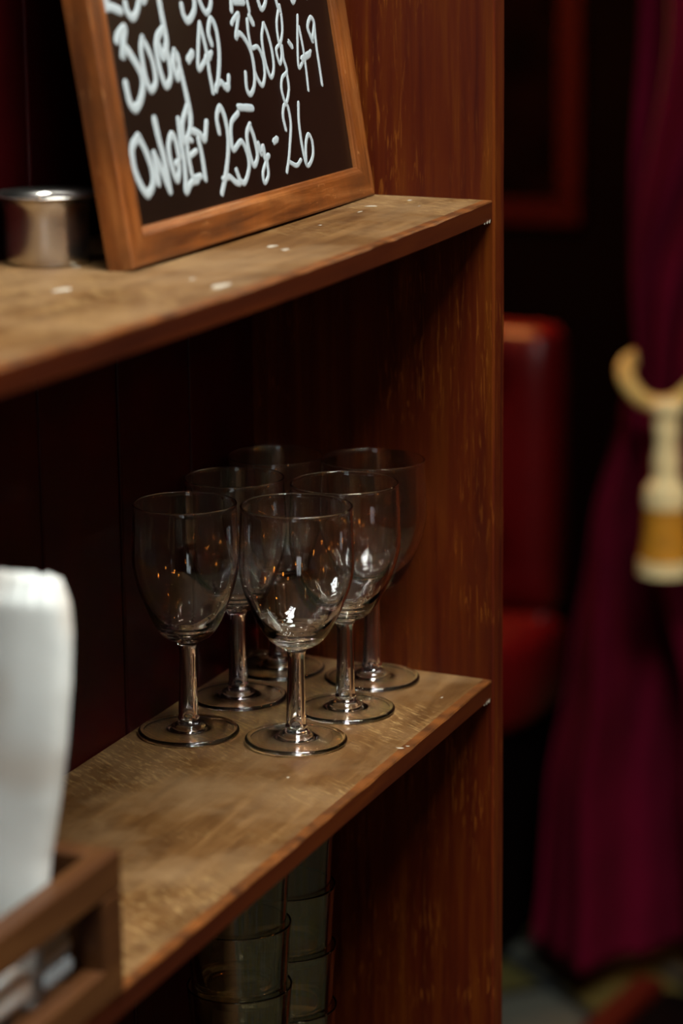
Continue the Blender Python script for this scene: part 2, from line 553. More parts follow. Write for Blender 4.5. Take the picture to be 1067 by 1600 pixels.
# The frame stands on its lower back arris: the face's bottom line is the front one
for p0, p1, inw, nm in (((0, 0), (BL, 0), (0, 1), 'h'), ((BL, 0), (BL, BH), (-1, 0), 'v'),
                        ((BL, BH), (0, BH), (0, -1), 'h'), ((0, BH), (0, 0), (1, 0), 'v')):
    bm = bmesh.new()
    rail(bm, (*p0, 0), (*p1, 0), (*inw, 0), 0)
    # local x runs along world Y: 'h' grain runs along local x, 'v' along local y
    obj('frame_rail', bm, MT['fh'] if nm == 'h' else MT['fv'], board)
bm = bmesh.new(); box(bm, (FWD - .004, FWD - .004, -REC - .004), (BL - FWD + .004, BH - FWD + .004, -REC))
obj('writing_surface', bm, MT['board'], board)
bm = bmesh.new(); box(bm, (FWD - .006, FWD - .006, -FT + .001), (BL - FWD + .006, BH - FWD + .006, -FT + .003))
obj('backing', bm, MT['caddy'], board)

STROKES = [[(5.0,[(24.7,141.2),(32.8,144.5),(37.3,141.9),(28.5,136.8),(22.5,131.1),(30.5,131.1),(41.2,128.4)]),
     (5.0,[(65.1,144.3),(55.0,144.1),(52.0,138.1),(60.4,139.6),(64.6,133.8),(59.9,127.3),(53.8,124.5),(48.7,127.9),(48.1,131.6)]),
     (4.6,[(73.3,143.4),(68.3,136.1),(69.6,132.0),(74.7,135.8),(75.7,142.0),(73.3,143.4)]),
     (5.3,[(90.3,142.0),(83.8,138.5),(86.2,135.3),(90.4,136.4),(90.3,142.0)]),
     (5.4,[(89.9,140.8),(88.7,133.9),(88.9,123.2),(89.7,113.7),(88.3,107.5),(82.2,102.2),(80.3,106.7),(77.9,111.9),(86.3,116.4)]),
     (4.7,[(123.0,140.6),(131.6,142.8),(125.8,136.0),(132.1,132.5),(130.1,124.2),(120.6,119.1),(115.8,122.4),(115.1,127.6)]),
     (4.1,[(148.0,140.8),(140.3,134.1),(138.9,128.9),(145.0,122.0),(152.6,126.3),(154.3,134.7),(148.0,140.8)]),
     (4.6,[(183.6,136.7),(192.3,139.6),(192.4,133.6),(181.8,128.1),(179.0,122.0)]),
     (4.6,[(184.4,126.2),(196.5,125.3)]),
     (3.4,[(197.8,138.8),(210.8,137.5),(202.9,128.5),(203.0,120.4)]),
     (3.5,[(228.0,137.5),(218.0,129.1),(218.5,122.6),(221.3,120.1),(227.7,123.9),(231.3,131.9),(228.0,137.5)]),
     (3.3,[(249.9,135.2),(242.8,130.7),(245.7,127.1),(250.3,131.7),(249.9,135.2)]),
     (3.3,[(249.7,134.5),(243.7,126.5),(244.1,121.0),(245.6,118.2)]),
     (3.7,[(269.2,131.6),(266.1,125.4),(267.9,122.0),(273.2,125.8),(271.9,131.5),(269.2,131.6)]),
     (3.0,[(287.6,129.4),(296.9,129.3),(287.7,125.1),(289.7,123.3)])],
    [(5.6,[(31.2,114.2),(34.9,117.3),(42.7,119.6),(39.1,113.7),(34.6,105.1),(39.5,109.4),(47.5,102.7),(53.1,94.9),(51.7,87.5),(44.7,80.7),(38.4,79.0),(34.2,82.8),(33.1,91.7)]),
     (4.7,[(60.9,113.3),(57.5,108.2),(56.8,100.8),(57.7,92.1),(61.4,86.5),(68.3,90.0),(69.1,98.7),(66.2,106.4),(60.9,113.3)]),
     (4.8,[(82.4,114.2),(76.4,110.1),(75.2,103.3),(76.2,94.4),(80.0,87.2),(87.1,91.1),(88.7,99.9),(87.3,107.6)]),
     (4.6,[(96.5,104.4),(93.4,98.3),(95.3,89.9),(99.3,94.1),(100.2,100.4),(96.5,104.4)]),
     (4.6,[(99.5,100.4),(101.7,88.8),(102.8,77.8),(103.0,69.4),(101.5,64.4)]),
     (5.6,[(112.6,98.8),(118.3,101.6)]),
     (3.8,[(134.1,116.9),(127.8,105.0),(123.5,93.0),(133.7,96.8),(143.0,100.4)]),
     (3.9,[(134.4,116.5),(137.0,103.1),(136.5,90.1),(137.1,79.6)]),
     (5.6,[(135.7,98.0),(140.1,99.0)]),
     (4.2,[(145.3,105.2),(143.6,111.8),(149.5,118.6),(154.3,112.5),(153.5,100.0),(147.4,87.3),(141.4,80.2)]),
     (4.0,[(142.1,81.8),(149.3,83.9),(156.6,79.7),(160.8,86.0)]),
     (4.6,[(153.2,81.3),(157.9,80.9)]),
     (3.6,[(176.3,114.5),(179.7,116.6),(187.4,119.2),(183.4,113.4),(178.9,106.4),(184.0,108.7),(190.8,105.0),(196.7,96.5),(196.6,85.7),(192.6,77.9),(186.0,74.4),(182.5,78.0),(184.1,86.3)]),
     (4.6,[(201.8,117.4),(205.2,113.2)]),
     (3.2,[(198.1,115.3),(196.8,108.0),(198.1,99.8),(206.5,99.6),(211.5,92.8),(210.3,83.4),(204.6,78.0),(199.4,82.1),(197.4,85.7)]),
     (3.0,[(219.7,112.0),(214.4,104.2),(213.7,94.0),(215.6,85.7),(219.0,81.4),(224.6,86.4),(225.9,96.0),(223.7,105.7),(220.6,112.0)]),
     (2.8,[(246.7,120.9),(239.9,113.0),(237.7,105.5),(238.7,99.3),(244.7,105.1),(247.2,112.6),(247.2,120.8)]),
     (2.8,[(237.7,99.0),(232.2,96.2),(234.2,88.2),(238.7,92.3),(239.9,97.8)]),
     (2.8,[(241.3,97.7),(240.6,90.8),(242.6,83.4),(234.5,80.2),(230.8,73.6),(233.9,65.7),(241.3,72.8),(242.2,81.7)]),
     (3.9,[(252.3,99.6),(255.7,96.9)]),
     (2.8,[(271.4,113.7),(265.6,99.7),(261.1,84.2),(270.4,88.1),(282.4,92.3)]),
     (2.8,[(270.9,107.0),(272.1,94.3),(271.5,81.7),(270.1,70.5)]),
     (4.6,[(267.9,88.6),(279.8,90.7)]),
     (3.5,[(288.0,98.1),(283.9,106.3),(290.4,111.6),(294.5,107.8),(288.4,98.9)]),
     (3.0,[(294.5,107.8),(292.7,94.4),(292.4,82.3),(292.2,72.0)])],
    [(5.3,[(37.1,64.2),(28.7,60.0),(26.6,51.9),(29.3,42.7),(36.6,34.9),(45.1,39.0),(46.8,46.3),(43.5,55.6),(38.0,63.6)]),
     (5.0,[(52.1,54.0),(52.2,46.7),(51.9,39.0)]),
     (5.6,[(59.4,71.1),(60.7,61.0),(63.3,49.6),(63.7,33.9)]),
     (5.2,[(52.3,53.8),(57.3,46.2),(63.7,33.9)]),
     (4.7,[(81.5,49.8),(80.3,58.1),(76.4,61.8),(70.8,56.0),(70.5,46.9),(74.1,38.1),(78.3,41.5),(79.5,46.5),(76.3,46.3)]),
     (4.5,[(87.7,68.6),(86.5,58.5),(86.8,48.3),(85.2,38.2),(82.9,30.8),(91.2,34.8),(98.7,35.0)]),
     (4.4,[(101.6,88.9),(103.8,75.9),(103.4,67.2),(97.3,59.6),(91.6,56.0),(91.8,65.7),(100.6,74.2)]),
     (4.2,[(94.2,57.8),(93.0,51.8),(93.0,44.1),(94.6,37.2),(103.7,36.8)]),
     (3.7,[(99.8,56.5),(95.4,57.7)]),
     (3.7,[(103.0,50.5),(94.8,48.5)]),
     (4.7,[(101.9,61.7),(111.2,58.8),(116.6,55.7),(122.1,64.0)]),
     (4.3,[(108.5,56.5),(109.7,47.0),(109.3,35.1)]),
     (4.4,[(136.5,57.8),(136.4,65.7),(142.5,70.7),(146.8,65.4),(147.4,54.8),(143.6,45.2),(135.9,34.1),(127.4,25.2)]),
     (4.0,[(131.9,32.3),(140.2,32.7),(147.6,28.9),(153.2,28.3),(151.0,35.2)]),
     (4.6,[(167.0,68.7),(185.4,66.7)]),
     (3.8,[(164.9,65.5),(154.7,61.4),(151.1,53.8),(151.4,46.5),(163.6,50.0),(169.0,42.7),(168.3,34.8),(159.5,27.6),(152.8,29.4)]),
     (3.9,[(178.5,58.0),(172.4,53.1),(171.9,43.8),(175.3,35.4),(182.3,40.1),(181.9,49.6),(178.4,57.6)]),
     (4.2,[(185.8,46.5),(188.6,40.8),(191.8,44.6),(192.5,37.7),(197.2,38.6)]),
     (2.9,[(193.3,36.3),(186.0,30.2),(186.2,24.4),(192.9,28.1),(194.2,35.5)]),
     (4.6,[(208.3,45.7),(212.7,46.7)]),
     (3.1,[(227.8,50.9),(226.8,58.5),(230.6,64.4),(235.7,63.6),(236.3,53.5),(230.4,42.2),(225.1,33.7),(219.8,27.3)]),
     (3.1,[(224.7,32.7),(235.0,29.3),(242.4,31.7)]),
     (3.2,[(252.1,64.0),(248.5,53.1),(247.7,37.8),(250.8,27.6),(261.1,32.2),(263.6,40.5),(259.5,45.1),(253.6,40.0),(249.6,29.2)])]]


def ribbon(bm, pts, w, h):
    P = spline([(a, b, 0) for a, b in pts], 7) if len(pts) > 2 else [Vector((*pts[0], 0)), Vector((*pts[1], 0))]
    # a straight short dash gets subdivisions too
    if len(P) == 2: P = [P[0].lerp(P[1], k / 5) for k in range(6)]
    r = w / 2
    # rounded ends: taper over the last radius
    t0 = (P[1] - P[0]).normalized(); t1 = (P[-1] - P[-2]).normalized()
    caps0 = [(P[0] - t0 * r * s, math.sqrt(max(0, 1 - s * s))) for s in (.97, .8, .5, .25)]
    caps1 = [(P[-1] + t1 * r * s, math.sqrt(max(0, 1 - s * s))) for s in (.25, .5, .8, .97)]
    Q = caps0 + [(p, 1.0) for p in P] + caps1
    rings = []
    for i, (p, k) in enumerate(Q):
        t = (Q[min(i + 1, len(Q) - 1)][0] - Q[max(i - 1, 0)][0])
        t = t.normalized() if t.length > 1e-9 else Vector((1, 0, 0))
        nn = Vector((-t.y, t.x, 0))
        k2 = k * (1 + .10 * noise.noise(Vector((p.x * .25, p.y * .25, w))))
        rings.append([bm.verts.new((p + nn * r * k2 * c + Vector((0, 0, h * s))) * 0.001) for c, s in
                      ((-1, 0), (-.85, .7), (-.4, 1), (.4, 1), (.85, .7), (1, 0))])
    for a, b in zip(rings, rings[1:]):
        for k in range(5): bm.faces.new((a[k], a[k + 1], b[k + 1], b[k]))


# one part per word, number or dash
WORDS = (((0, 5), (5, 7), (7, 13), (13, 15)), ((0, 5), (5, 6), (6, 12), (12, 19), (19, 20), (20, 25)), ((0, 12), (12, 19), (19, 20), (20, 23)))
for row, cuts in zip(STROKES, WORDS):
    for a, c in cuts:
        bm = bmesh.new()
        for i, (w, pts) in enumerate(row[a:c]):
            ribbon(bm, pts, w, .35 + .015 * i)
        o = obj('lettering' if c - a > 1 else 'dash', bm, MT['chalk'], board, True)
        o.location = (0, 0, -REC + .00003)

# ------------------------------------------------------------------ wine glasses
def profile(pts, n=6):
    return [(max(0.0, p.x), p.y) for p in spline([(a, b, 0) for a, b in pts], n)]


def goblet(name, bw, hh):
    """bw scales the bowl's width, hh the height; three open shells that meet edge to edge make one closed glass"""
    root = empty(name, (0, 0, 0))
    mm = .001
    SZ = lambda z: z * hh * mm
    j1, j2 = (5.7, 55.0), (5.9, 8.4)
    outer = profile([j1, (6.6, 56.6), (10.5, 58.3), (15.6, 61.8), (20.6, 68.6), (24.9, 77), (30.3, 90), (33.3, 103), (33.4, 114), (32.9, 126), (32.2, 139.4)], 7)
    rim = [(32.35, 139.9), (32.50, 140.3), (32.32, 140.8), (31.8, 141.05), (31.25, 140.8), (31.05, 140.3), (31.1, 139.9)]
    inner = profile([(31.2, 139.4), (31.8, 126), (32.2, 114), (32.0, 103), (28.8, 90), (23.4, 78), (18.4, 70.5), (12.6, 64.8), (5.5, 61.4), (0, 60.8)], 9)
    # the pressed bottom carries faint rings
    inner = [(r, z + (.11 * math.sin(r * 2.1) * min(1, r / 5) * max(0, min(1, (73 - z) / 5)))) for r, z in inner]

    def sc(p):
        r, z = p
        f = 1 + (bw - 1) * min(1, max(0, (z - 56) / 20))
        if z < 56.5: f = 1
        return (r * f * mm, SZ(z))
    bm = bmesh.new(); lathe(bm, [sc(p) for p in outer + rim + inner], 96)
    obj('bowl', bm, MT['glass'], root, True)
    stem = profile([j2, (6.35, 9.2), (6.35, 10.2), (5.95, 11.4), (5.85, 14), (5.45, 24), (5.0, 38), (4.85, 48), (5.1, 52.5), j1], 6)
    bm = bmesh.new(); lathe(bm, [(r * mm, SZ(z)) for r, z in stem], 64)
    obj('stem', bm, MT['glass'], root, True)
    foot = profile([j2, (6.9, 7.2), (9.6, 5.6), (14, 4.4), (20, 3.4), (26, 2.8), (28.3, 3.0), (29.6, 2.5), (30.0, 1.5), (29.6, .6), (28.6, .15), (27.2, 0), (25.5, .25),
                    (20, .9), (13, 1.5), (9, 1.9), (7.9, 3.2), (6.2, 4.9), (3.5, 5.9), (0, 6.2)], 5)
    bm = bmesh.new(); lathe(bm, [(r * mm, SZ(z)) for r, z in foot], 96)
    obj('foot', bm, MT['glass'], root, True)
    return root


def copy_tree(o, parent=None):
    c = o.copy(); C.objects.link(c); c.parent = parent
    for ch in [q for q in bpy.data.objects if q.parent == o]: copy_tree(ch, c)
    return c


big = goblet('wine_glass', 1.0, 1.0)
small = goblet('wine_glass', .935, .985)
GL = [(big, -.0680, -.1568, .9, 'clear wine glass standing frontmost on the lower shelf'),
      (big, -.0635, -.0890, .3, 'wide clear wine glass just behind the frontmost glass and to its right'),
      (big, -.0720, -.0218, .7, 'wide clear wine glass on the lower shelf, closest to the end panel on the right'),
      (small, -.1345, -.1610, .3, 'narrower clear wine glass at the far left of the group of six'),
      (small, -.1350, -.0860, .0, 'narrower clear wine glass in the back row between the leftmost glass and the rearmost one'),
      (small, -.1365, -.0190, .2, 'dim clear wine glass rearmost in the dark inner corner of the shelf')]
used = set()
for k, (src, x, y, lean, lab) in enumerate(GL):
    o = src if id(src) not in used else copy_tree(src)
    used.add(id(src))
    # hand-pressed feet: each glass leans a touch to one side
    o.location = (x, y, ZS + .0002 + .00045 * lean)
    o.rotation_euler = (Matrix.Rotation(math.radians(lean), 3, Vector((math.sin(-YAW), math.cos(YAW), 0))) @ Matrix.Rotation(.7 * k, 3, 'Z')).to_euler()
    tag(o, lab, 'wine glass', 'wine glasses on the lower shelf')

# ------------------------------------------------------------------ stacked tumblers under the lower shelf
def tumbler_bm():
    bm = bmesh.new()
    pts = [(0, .002), (.012, .002), (.0215, .0008), (.0232, .0), (.0245, .0014), (.0252, .006), (.0272, .040), (.0295, .078), (.0308, .0935),
           (.0309, .0945), (.0304, .0950), (.0299, .0943), (.0298, .0935), (.0284, .078), (.0260, .040), (.0243, .013), (.0225, .0098), (.018, .0090), (0, .0090)]
    out = [(r, z * .9) for r, z in pts]
    lathe(bm, out, 72)
    return bm


tb = None
zr = []
for (x, y, where) in ((-.090, -.1955, 'front'), (-.0885, -.1290, 'rear')):
    nstack = 5
    for k in range(nstack):
        if tb is None:
            tb = obj('tumbler', tumbler_bm(), MT['tumbler'], None, True); o = tb
        else:
            o = tb.copy(); C.objects.link(o)
        o.location = (x, y, .7003 + .0385 * k)
        o.rotation_euler = (0, 0, k * .9)
        pos = ['lowest', 'second from the bottom', 'middle one', 'fourth from the bottom', 'topmost'][k]
        tag(o, 'clear glass tumbler under the lower shelf, %s of the %s' % (pos, 'nearer, left stack' if where == 'front' else 'farther, right stack'),
            'tumbler', 'stacked tumblers under the lower shelf')

# ------------------------------------------------------------------ small steel pot behind the board
bm = bmesh.new()
pr = profile([(0, .0006), (.017, .0006), (.0200, .0), (.0215, .0016), (.0222, .006), (.0224, .018), (.0226, .028), (.0236, .0325), (.0262, .0350), (.0284, .0356)], 5)
pr += [(.0288, .0362), (.0284, .0368)] + profile([(.0262, .0362), (.0230, .0338), (.0217, .029), (.0214, .018), (.0210, .006), (.018, .0022), (0, .0020)], 5)
lathe(bm, pr, 72)
pot = obj('steel_pot', bm, MT['steel'], None, True, (-.1385, -.312, ztop(-.312) + .0001))
tag(pot, 'small round steel pot with turned-out lip, left of the menu board on the top shelf', 'pot')

# ------------------------------------------------------------------ caddy with napkins and sachets
CY, CYE = -.529, -.86           # far end, near end (outside the frame)
CX = -.118
CH = .0682
caddy = empty('wooden_caddy', (0, 0, ZS))
tag(caddy, 'open-sided brown wooden caddy holding napkins and sachets on the near end of the lower shelf', 'caddy')
T = .0115


def part(name, a, b, bev=.0012, mat='caddy'):
    bm = bmesh.new(); box(bm, a, b, bev, 2)
    return obj(name, bm, MT[mat], caddy)


part('top_rail', (-T, CYE, CH - .018), (0, CY, CH))
part('bottom_rail', (-T, CYE, 0.0003), (0, CY - .019, .0165))
part('top_rail', (CX, CYE, CH - .018), (CX + T, CY, CH))
part('bottom_rail', (CX, CYE, 0.0003), (CX + T, CY - .019, .0165))
for x in (-T, CX):
    part('corner_post', (x, CY - .019, 0.0003), (x + T, CY, CH - .0183))
    part('corner_post', (x, CYE, 0.0003), (x + T, CYE + .019, CH - .0183))
part('end_board', (CX + T, CY - .013, 0.0003), (-T, CY, CH))
part('end_board', (CX + T, CYE, 0.0003), (-T, CYE + .013, CH))
part('floor_board', (CX + T, CYE + .013, 0.0003), (-T, CY - .013, .006))


# napkins: thick soft wads with a scalloped pressed edge at the top
def napkin(y, xr_b, xr_t, wdt, h, thick, seed):
    bm = bmesh.new()
    nu, nv = 420, 90

    def f(u, v):
        # u round the closed section, v up
        a = 2 * PI * u
        ca, sa = math.cos(a), math.sin(a)
        e = .35
        sx = math.copysign(abs(ca) ** e, ca); sy = math.copysign(abs(sa) ** .8, sa)
        half = wdt / 2
        bulge = .55 + .45 * math.sin(PI * min(1, v * .93 + .03)) ** .5
        tt = thick / 2 * bulge
        zc = v
        z = h * zc
        # round the top corners and let the pressed scallops ride along the top
        cor = max(0, v - .94) / .06
        hw = half * (1 - .07 * cor ** 2.6)
        x = sx * hw
        tabl = ((0, -.0175), (.26, -.0150), (.36, -.0128), (.48, -.0080), (.62, -.0030), (.76, .0003), (.88, .0016), (1.0, .0005))
        for (v0, q0), (v1, q1) in zip(tabl, tabl[1:]):
            if v <= v1 + 1e-6:
                lean = q0 + (q1 - q0) * (v - v0) / (v1 - v0) - half
                break
        if v > .9:
            z += .0026 * abs(math.sin((x + half) / .0068 * PI)) * ((v - .9) / .1) ** 2
            z -= .006 * max(0, abs(x) / half - .86) * 4 * ((v - .9) / .1)
        tt *= (1 - .75 * max(0, v - .95) / .05)
        yy = y + sy * tt + .0012 * noise.noise(Vector((x * 30, z * 18, seed)))
        return (x + lean, yy, z)
    vs = grid(bm, nu, nv, f, True)
    bm.faces.new([r[0] for r in vs]); bm.faces.new([r[-1] for r in reversed(vs)])
    return bm


nz = ZS + .0064
for y, xb, xt, wd, hh, sd, lab in ((-.562, -.0155, -.0055, .088, .1965, 1, 'white folded paper napkin with scalloped top edge, frontmost in the wooden caddy'),):
    o = obj('paper_napkin', napkin(0, xb, xt, wd, hh, .020, sd), MT['paper'], None, True, (0, y - .012, nz))
    tag(o, lab, 'napkin')

# rolled napkin and three sachets lying along the open side
bm = bmesh.new()
pts = [(0, 0, 0), (0, .04, .0005), (0, .09, 0), (0, .125, -.0005), (0, .137, -.001)]
tube(bm, spline(pts, 6), lambda t: .0092 * (1 - .35 * max(0, t - .8) / .2), 24)
o = obj('rolled_napkin', bm, MT['paper'], None, True, (-.0217, -.726, ZS + .0258))
tag(o, 'white rolled napkin lying low in the wooden caddy behind its lower rail', 'napkin')


def sachet_bm(L=.028):
    bm = bmesh.new()
    def f(u, v):
        a = 2 * PI * u
        t = v
        w = .0040 + .0006 * math.sin(PI * t)
        k = math.sqrt(max(0.02, 1 - ((t - .06) / .06) ** 2)) if t < .06 else (math.sqrt(max(.02, 1 - ((t - .94) / .06) ** 2)) if t > .94 else 1)
        return (w * .5 * k * math.cos(a), L * (t - 1), w * k * math.sin(a))
    vs = grid(bm, 16, 40, f, True)
    bm.faces.new([r[0] for r in vs]); bm.faces.new([r[-1] for r in reversed(vs)])
    return bm


k0 = None
for i, (dx, dy, dz, lab) in enumerate(((-.0143, 0, .0215, 'lowest'), (-.0145, -.001, .0315, 'middle'), (-.0145, -.003, .0415, 'uppermost'))):
    if k0 is None:
        k0 = obj('sachet', sachet_bm(), MT['cutlery'], None, True); o = k0
    else:
        o = k0.copy(); C.objects.link(o)
    o.location = (dx, -.5545 + dy, ZS + dz)
    tag(o, 'small blue-grey sachet seen through the open side of the caddy, %s of three' % lab, 'sachet', 'sachets in the caddy')

# ------------------------------------------------------------------ red banquette beyond the shelf unit
bq = empty('banquette', (-1.2, 2.1, 0))
tag(bq, 'red leather banquette with rounded seat seen beyond the end panel', 'seat')


def soft(name, a, b, r, mat, parent, off, fn=None, seg=6):
    bm = bmesh.new()
    vs = box(bm, [a[i] - off[i] for i in range(3)], [b[i] - off[i] for i in range(3)], r, seg)
    if fn: fn(bm)
    return obj(name, bm, MT[mat], parent, True)


OFF = (-1.2, 2.1, 0)
# tufted back: a grid with button dimples, closed behind
bm = bmesh.new()
bx0, bx1, bz0, bz1, byf, byb = -1.85, -.624, .44, .856, 2.13, 2.25


def tuft(x, z):
    d = 0
    for i in range(10):
        for j in range(3):
            X = bx1 - .105 - .16 * i - (.08 if j % 2 else 0); Z = bz0 + .09 + .12 * j
            d += .035 * math.exp(-((x - X) ** 2 + (z - Z) ** 2) / .0011)
    return d


def bf(u, v):
    a = 2 * PI * v
    ca, sa = math.cos(a), math.sin(a)
    e = .45
    zz = (bz0 + bz1) / 2 + (bz1 - bz0) / 2 * math.copysign(abs(sa) ** e, sa)
    yy = (byf + byb) / 2 - (byb - byf) / 2 * math.copysign(abs(ca) ** e, ca)
    x = bx0 + (bx1 - bx0) * u
    endr = min((u) * (bx1 - bx0), (1 - u) * (bx1 - bx0))
    k = 1 if endr > .03 else math.sqrt(max(.04, 1 - ((.03 - endr) / .03) ** 2))
    yc = (byf + byb) / 2; zc = (bz0 + bz1) / 2
    yy = yc + (yy - yc) * (.5 + .5 * k); zz = zc + (zz - zc) * (.9 + .1 * k)
    if ca > .2: yy += tuft(x, zz)
    return (x - OFF[0], yy - OFF[1], zz)


us = 150
vs = []
for i in range(us):
    vs.append([bm.verts.new(bf(i / (us - 1), j / 64)) for j in range(64)])
for i in range(us - 1):
    for j in range(64):
        k = (j + 1) % 64
        bm.faces.new((vs[i][j], vs[i + 1][j], vs[i + 1][k], vs[i][k]))
bm.faces.new(vs[0]); bm.faces.new(list(reversed(vs[-1])))
obj('backrest', bm, MT['leather'], bq, True)


def seatbm(x0, x1, y0, y1, z0, z1, rc):
    """slab with rounded plan corners and soft rolled edges"""
    bm = bmesh.new()
    plan = []
    for cx, cy, a0 in ((x1 - rc, y0 + rc, -PI / 2), (x1 - .02, y1 - .02, 0), (x0 + .02, y1 - .02, PI / 2), (x0 + .02, y0 + .02, PI)):
        r = rc if a0 == -PI / 2 else .02
        for k in range(9):
            a = a0 + PI / 2 * k / 8
            plan.append((cx, cy, r * math.cos(a), r * math.sin(a), math.cos(a), math.sin(a)))
    R = min(.035, (z1 - z0) / 2)
    rows = []
    for k in range(13):
        b = -PI / 2 + PI * k / 12
        z = (z0 + R if b < 0 else z1 - R) + R * math.sin(b)
        ins = R * (1 - math.cos(b))
        rows.append([bm.verts.new((cx + rx - ins * nx - OFF[0], cy + ry - ins * ny - OFF[1], z)) for cx, cy, rx, ry, nx, ny in plan])
    for a, b in zip(rows, rows[1:]):
        for k in range(len(a)):
            j = (k + 1) % len(a); bm.faces.new((a[k], a[j], b[j], b[k]))
    bm.faces.new(list(reversed(rows[0]))); bm.faces.new(rows[-1])
    return bm


obj('seat', seatbm(-1.85, -.590, 1.80, 2.128, .325, .462, .21), MT['leather'], bq, True)
bm = bmesh.new(); box(bm, (-1.83 + 1.2, 1.90 - 2.1, 0), (-.625 + 1.2, 2.24 - 2.1, .324), .005)
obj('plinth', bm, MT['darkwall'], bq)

# ------------------------------------------------------------------ framed picture on the back wall
pic = empty('framed_picture', (-1.1, Y1, 1.3))
tag(pic, 'dark framed print with dull red frame on the far wall above the banquette', 'picture')
px0, px1, pz0, pz1 = -1.45, -.83, .895, 1.75
bm = bmesh.new()
for a, b in (((px0, pz0), (px1, pz0 + .042)), ((px0, pz1 - .042), (px1, pz1)), ((px0, pz0 + .042), (px0 + .042, pz1 - .042)), ((px1 - .042, pz0 + .042), (px1, pz1 - .042))):
    box(bm, (a[0] + 1.1, -.035, a[1] - 1.3), (b[0] + 1.1, -.002, b[1] - 1.3), .004)
obj('frame', bm, MT['picframe'], pic)
bm = bmesh.new(); box(bm, (px0 + .04 + 1.1, -.018, pz0 + .04 - 1.3), (px1 - .04 + 1.1, -.003, pz1 - .04 - 1.3))
obj('print', bm, MT['art'], pic)

# ------------------------------------------------------------------ curtain with gold tieback
TZ = .85


def curt(u, v):
    z = .055 + (2.7 - .055) * v
    # left and right outline by height
    def lerp(tab, z):
        for (z0, a), (z1, b) in zip(tab, tab[1:]):
            if z <= z1:
                t = (z - z0) / (z1 - z0); t = max(0, min(1, t)); t = t * t * (3 - 2 * t) * .6 + t * .4
                return a + (b - a) * t
        return tab[-1][1]
    L = lerp(((.06, -.560), (.15, -.552), (.28, -.546), (.46, -.516), (.64, -.487), (.80, -.452), (.87, -.432), (.95, -.437), (1.1, -.432), (1.3, -.425), (3.5, -.43)), z)
    Rr = lerp(((.06, .10), (.45, .02), (.70, -.20), (.80, -.280), (.87, -.275), (1.0, -.22), (1.3, .15), (3.5, .40)), z)
    x = L + (Rr - L) * u
    g = math.exp(-((z - TZ) / .16) ** 2)
    amp = (.034 + .016 * min(1, z / .6)) * (1 - .62 * g)
    dep = amp * (math.sin(2 * PI * (5.2 * u + .06 * math.sin(z * 5)) + .6) + .35 * math.sin(2 * PI * 11 * u + 1 + z * 1.7))
    # a deep valley below the tie where the cloth parts
    val = max(0, min(1, (.72 - z) / .35))
    dep += .13 * val * math.exp(-((u - (.30 - .04 * z)) / .055) ** 2)
    # swag above the tie: cloth bellies forward over it
    sw = math.exp(-((z - .98) / .12) ** 2)
    dep -= .035 * sw * math.sin(PI * u)
    round_ = .05 * g * (abs(u - .5) * 2) ** 2
    return Vector((x, 1.83 + dep + round_, z))


bm = bmesh.new()
nu, nv = 260, 170
fr = [[bm.verts.new(curt(i / (nu - 1), j / (nv - 1))) for j in range(nv)] for i in range(nu)]
bk = [[bm.verts.new(curt(i / (nu - 1), j / (nv - 1)) + Vector((0, .004, 0))) for j in range(nv)] for i in range(nu)]
for i in range(nu - 1):
    for j in range(nv - 1):
        bm.faces.new((fr[i][j], fr[i + 1][j], fr[i + 1][j + 1], fr[i][j + 1]))
        bm.faces.new((bk[i][j], bk[i][j + 1], bk[i + 1][j + 1], bk[i + 1][j]))
for j in range(nv - 1):
    bm.faces.new((fr[0][j], fr[0][j + 1], bk[0][j + 1], bk[0][j])); bm.faces.new((fr[-1][j], bk[-1][j], bk[-1][j + 1], fr[-1][j + 1]))
for i in range(nu - 1):
    bm.faces.new((fr[i][0], bk[i][0], bk[i + 1][0], fr[i + 1][0])); bm.faces.new((fr[i][-1], fr[i + 1][-1], bk[i + 1][-1], bk[i][-1]))
cu = obj('curtain', bm, MT['curtain'], None, True)
tag(cu, 'heavy maroon curtain gathered by a gold tieback at the right of the view', 'curtain')

tie = empty('curtain_tieback', (-.355, 1.76, TZ))
tag(tie, 'gold rope tieback with cream and gold tassel round the maroon curtain', 'tieback')
O = Vector((-.355, 1.76, TZ))


def rope(bm, pts, R, turns, n=140):
    P = spline(pts, 16)
    import bisect
    for s in range(3):
        Q = []
        for i, p in enumerate(P):
            t = (P[min(i + 1, len(P) - 1)] - P[max(i - 1, 0)]).normalized()
            u = t.cross(Vector((0, 1, .2))).normalized(); w = t.cross(u)
            a = 2 * PI * (turns * i / len(P) + s / 3)
            Q.append(p + (u * math.cos(a) + w * math.sin(a)) * R * .5)
        tube(bm, Q, R * .58, 8)


bm = bmesh.new()
rope(bm, [(-.066, .085, .028), (-.067, .045, .024), (-.052, .005, .010), (-.026, -.012, -.008), (.010, -.020, -.008), (.036, -.010, .014), (.056, .02, .045), (.062, .07, .072)], .0105, 10)
obj('rope', bm, MT['gold'], tie, True)
bm = bmesh.new()
lathe(bm, profile([(0, .012), (.014, .010), (.020, .0), (.018, -.012), (.0145, -.022), (.0155, -.040), (.0135, -.07), (.0165, -.10), (.0155, -.125), (.0215, -.140), (.0255, -.150), (.0265, -.170), (.024, -.182), (0, -.182)], 5), 48,
      lambda a, z: 1 + .03 * math.sin(12 * a))
for v in bm.verts: v.co.z *= .70
o = obj('tassel_head', bm, MT['cream'], tie, True); o.location = (.012, -.048, -.006)
bm = bmesh.new()
lathe(bm, profile([(0, 0), (.022, -.001), (.025, -.008), (.0265, -.035), (.0295, -.064), (.027, -.066), (0, -.064)], 5), 96,
      lambda a, z: 1 + .035 * math.sin(32 * a))
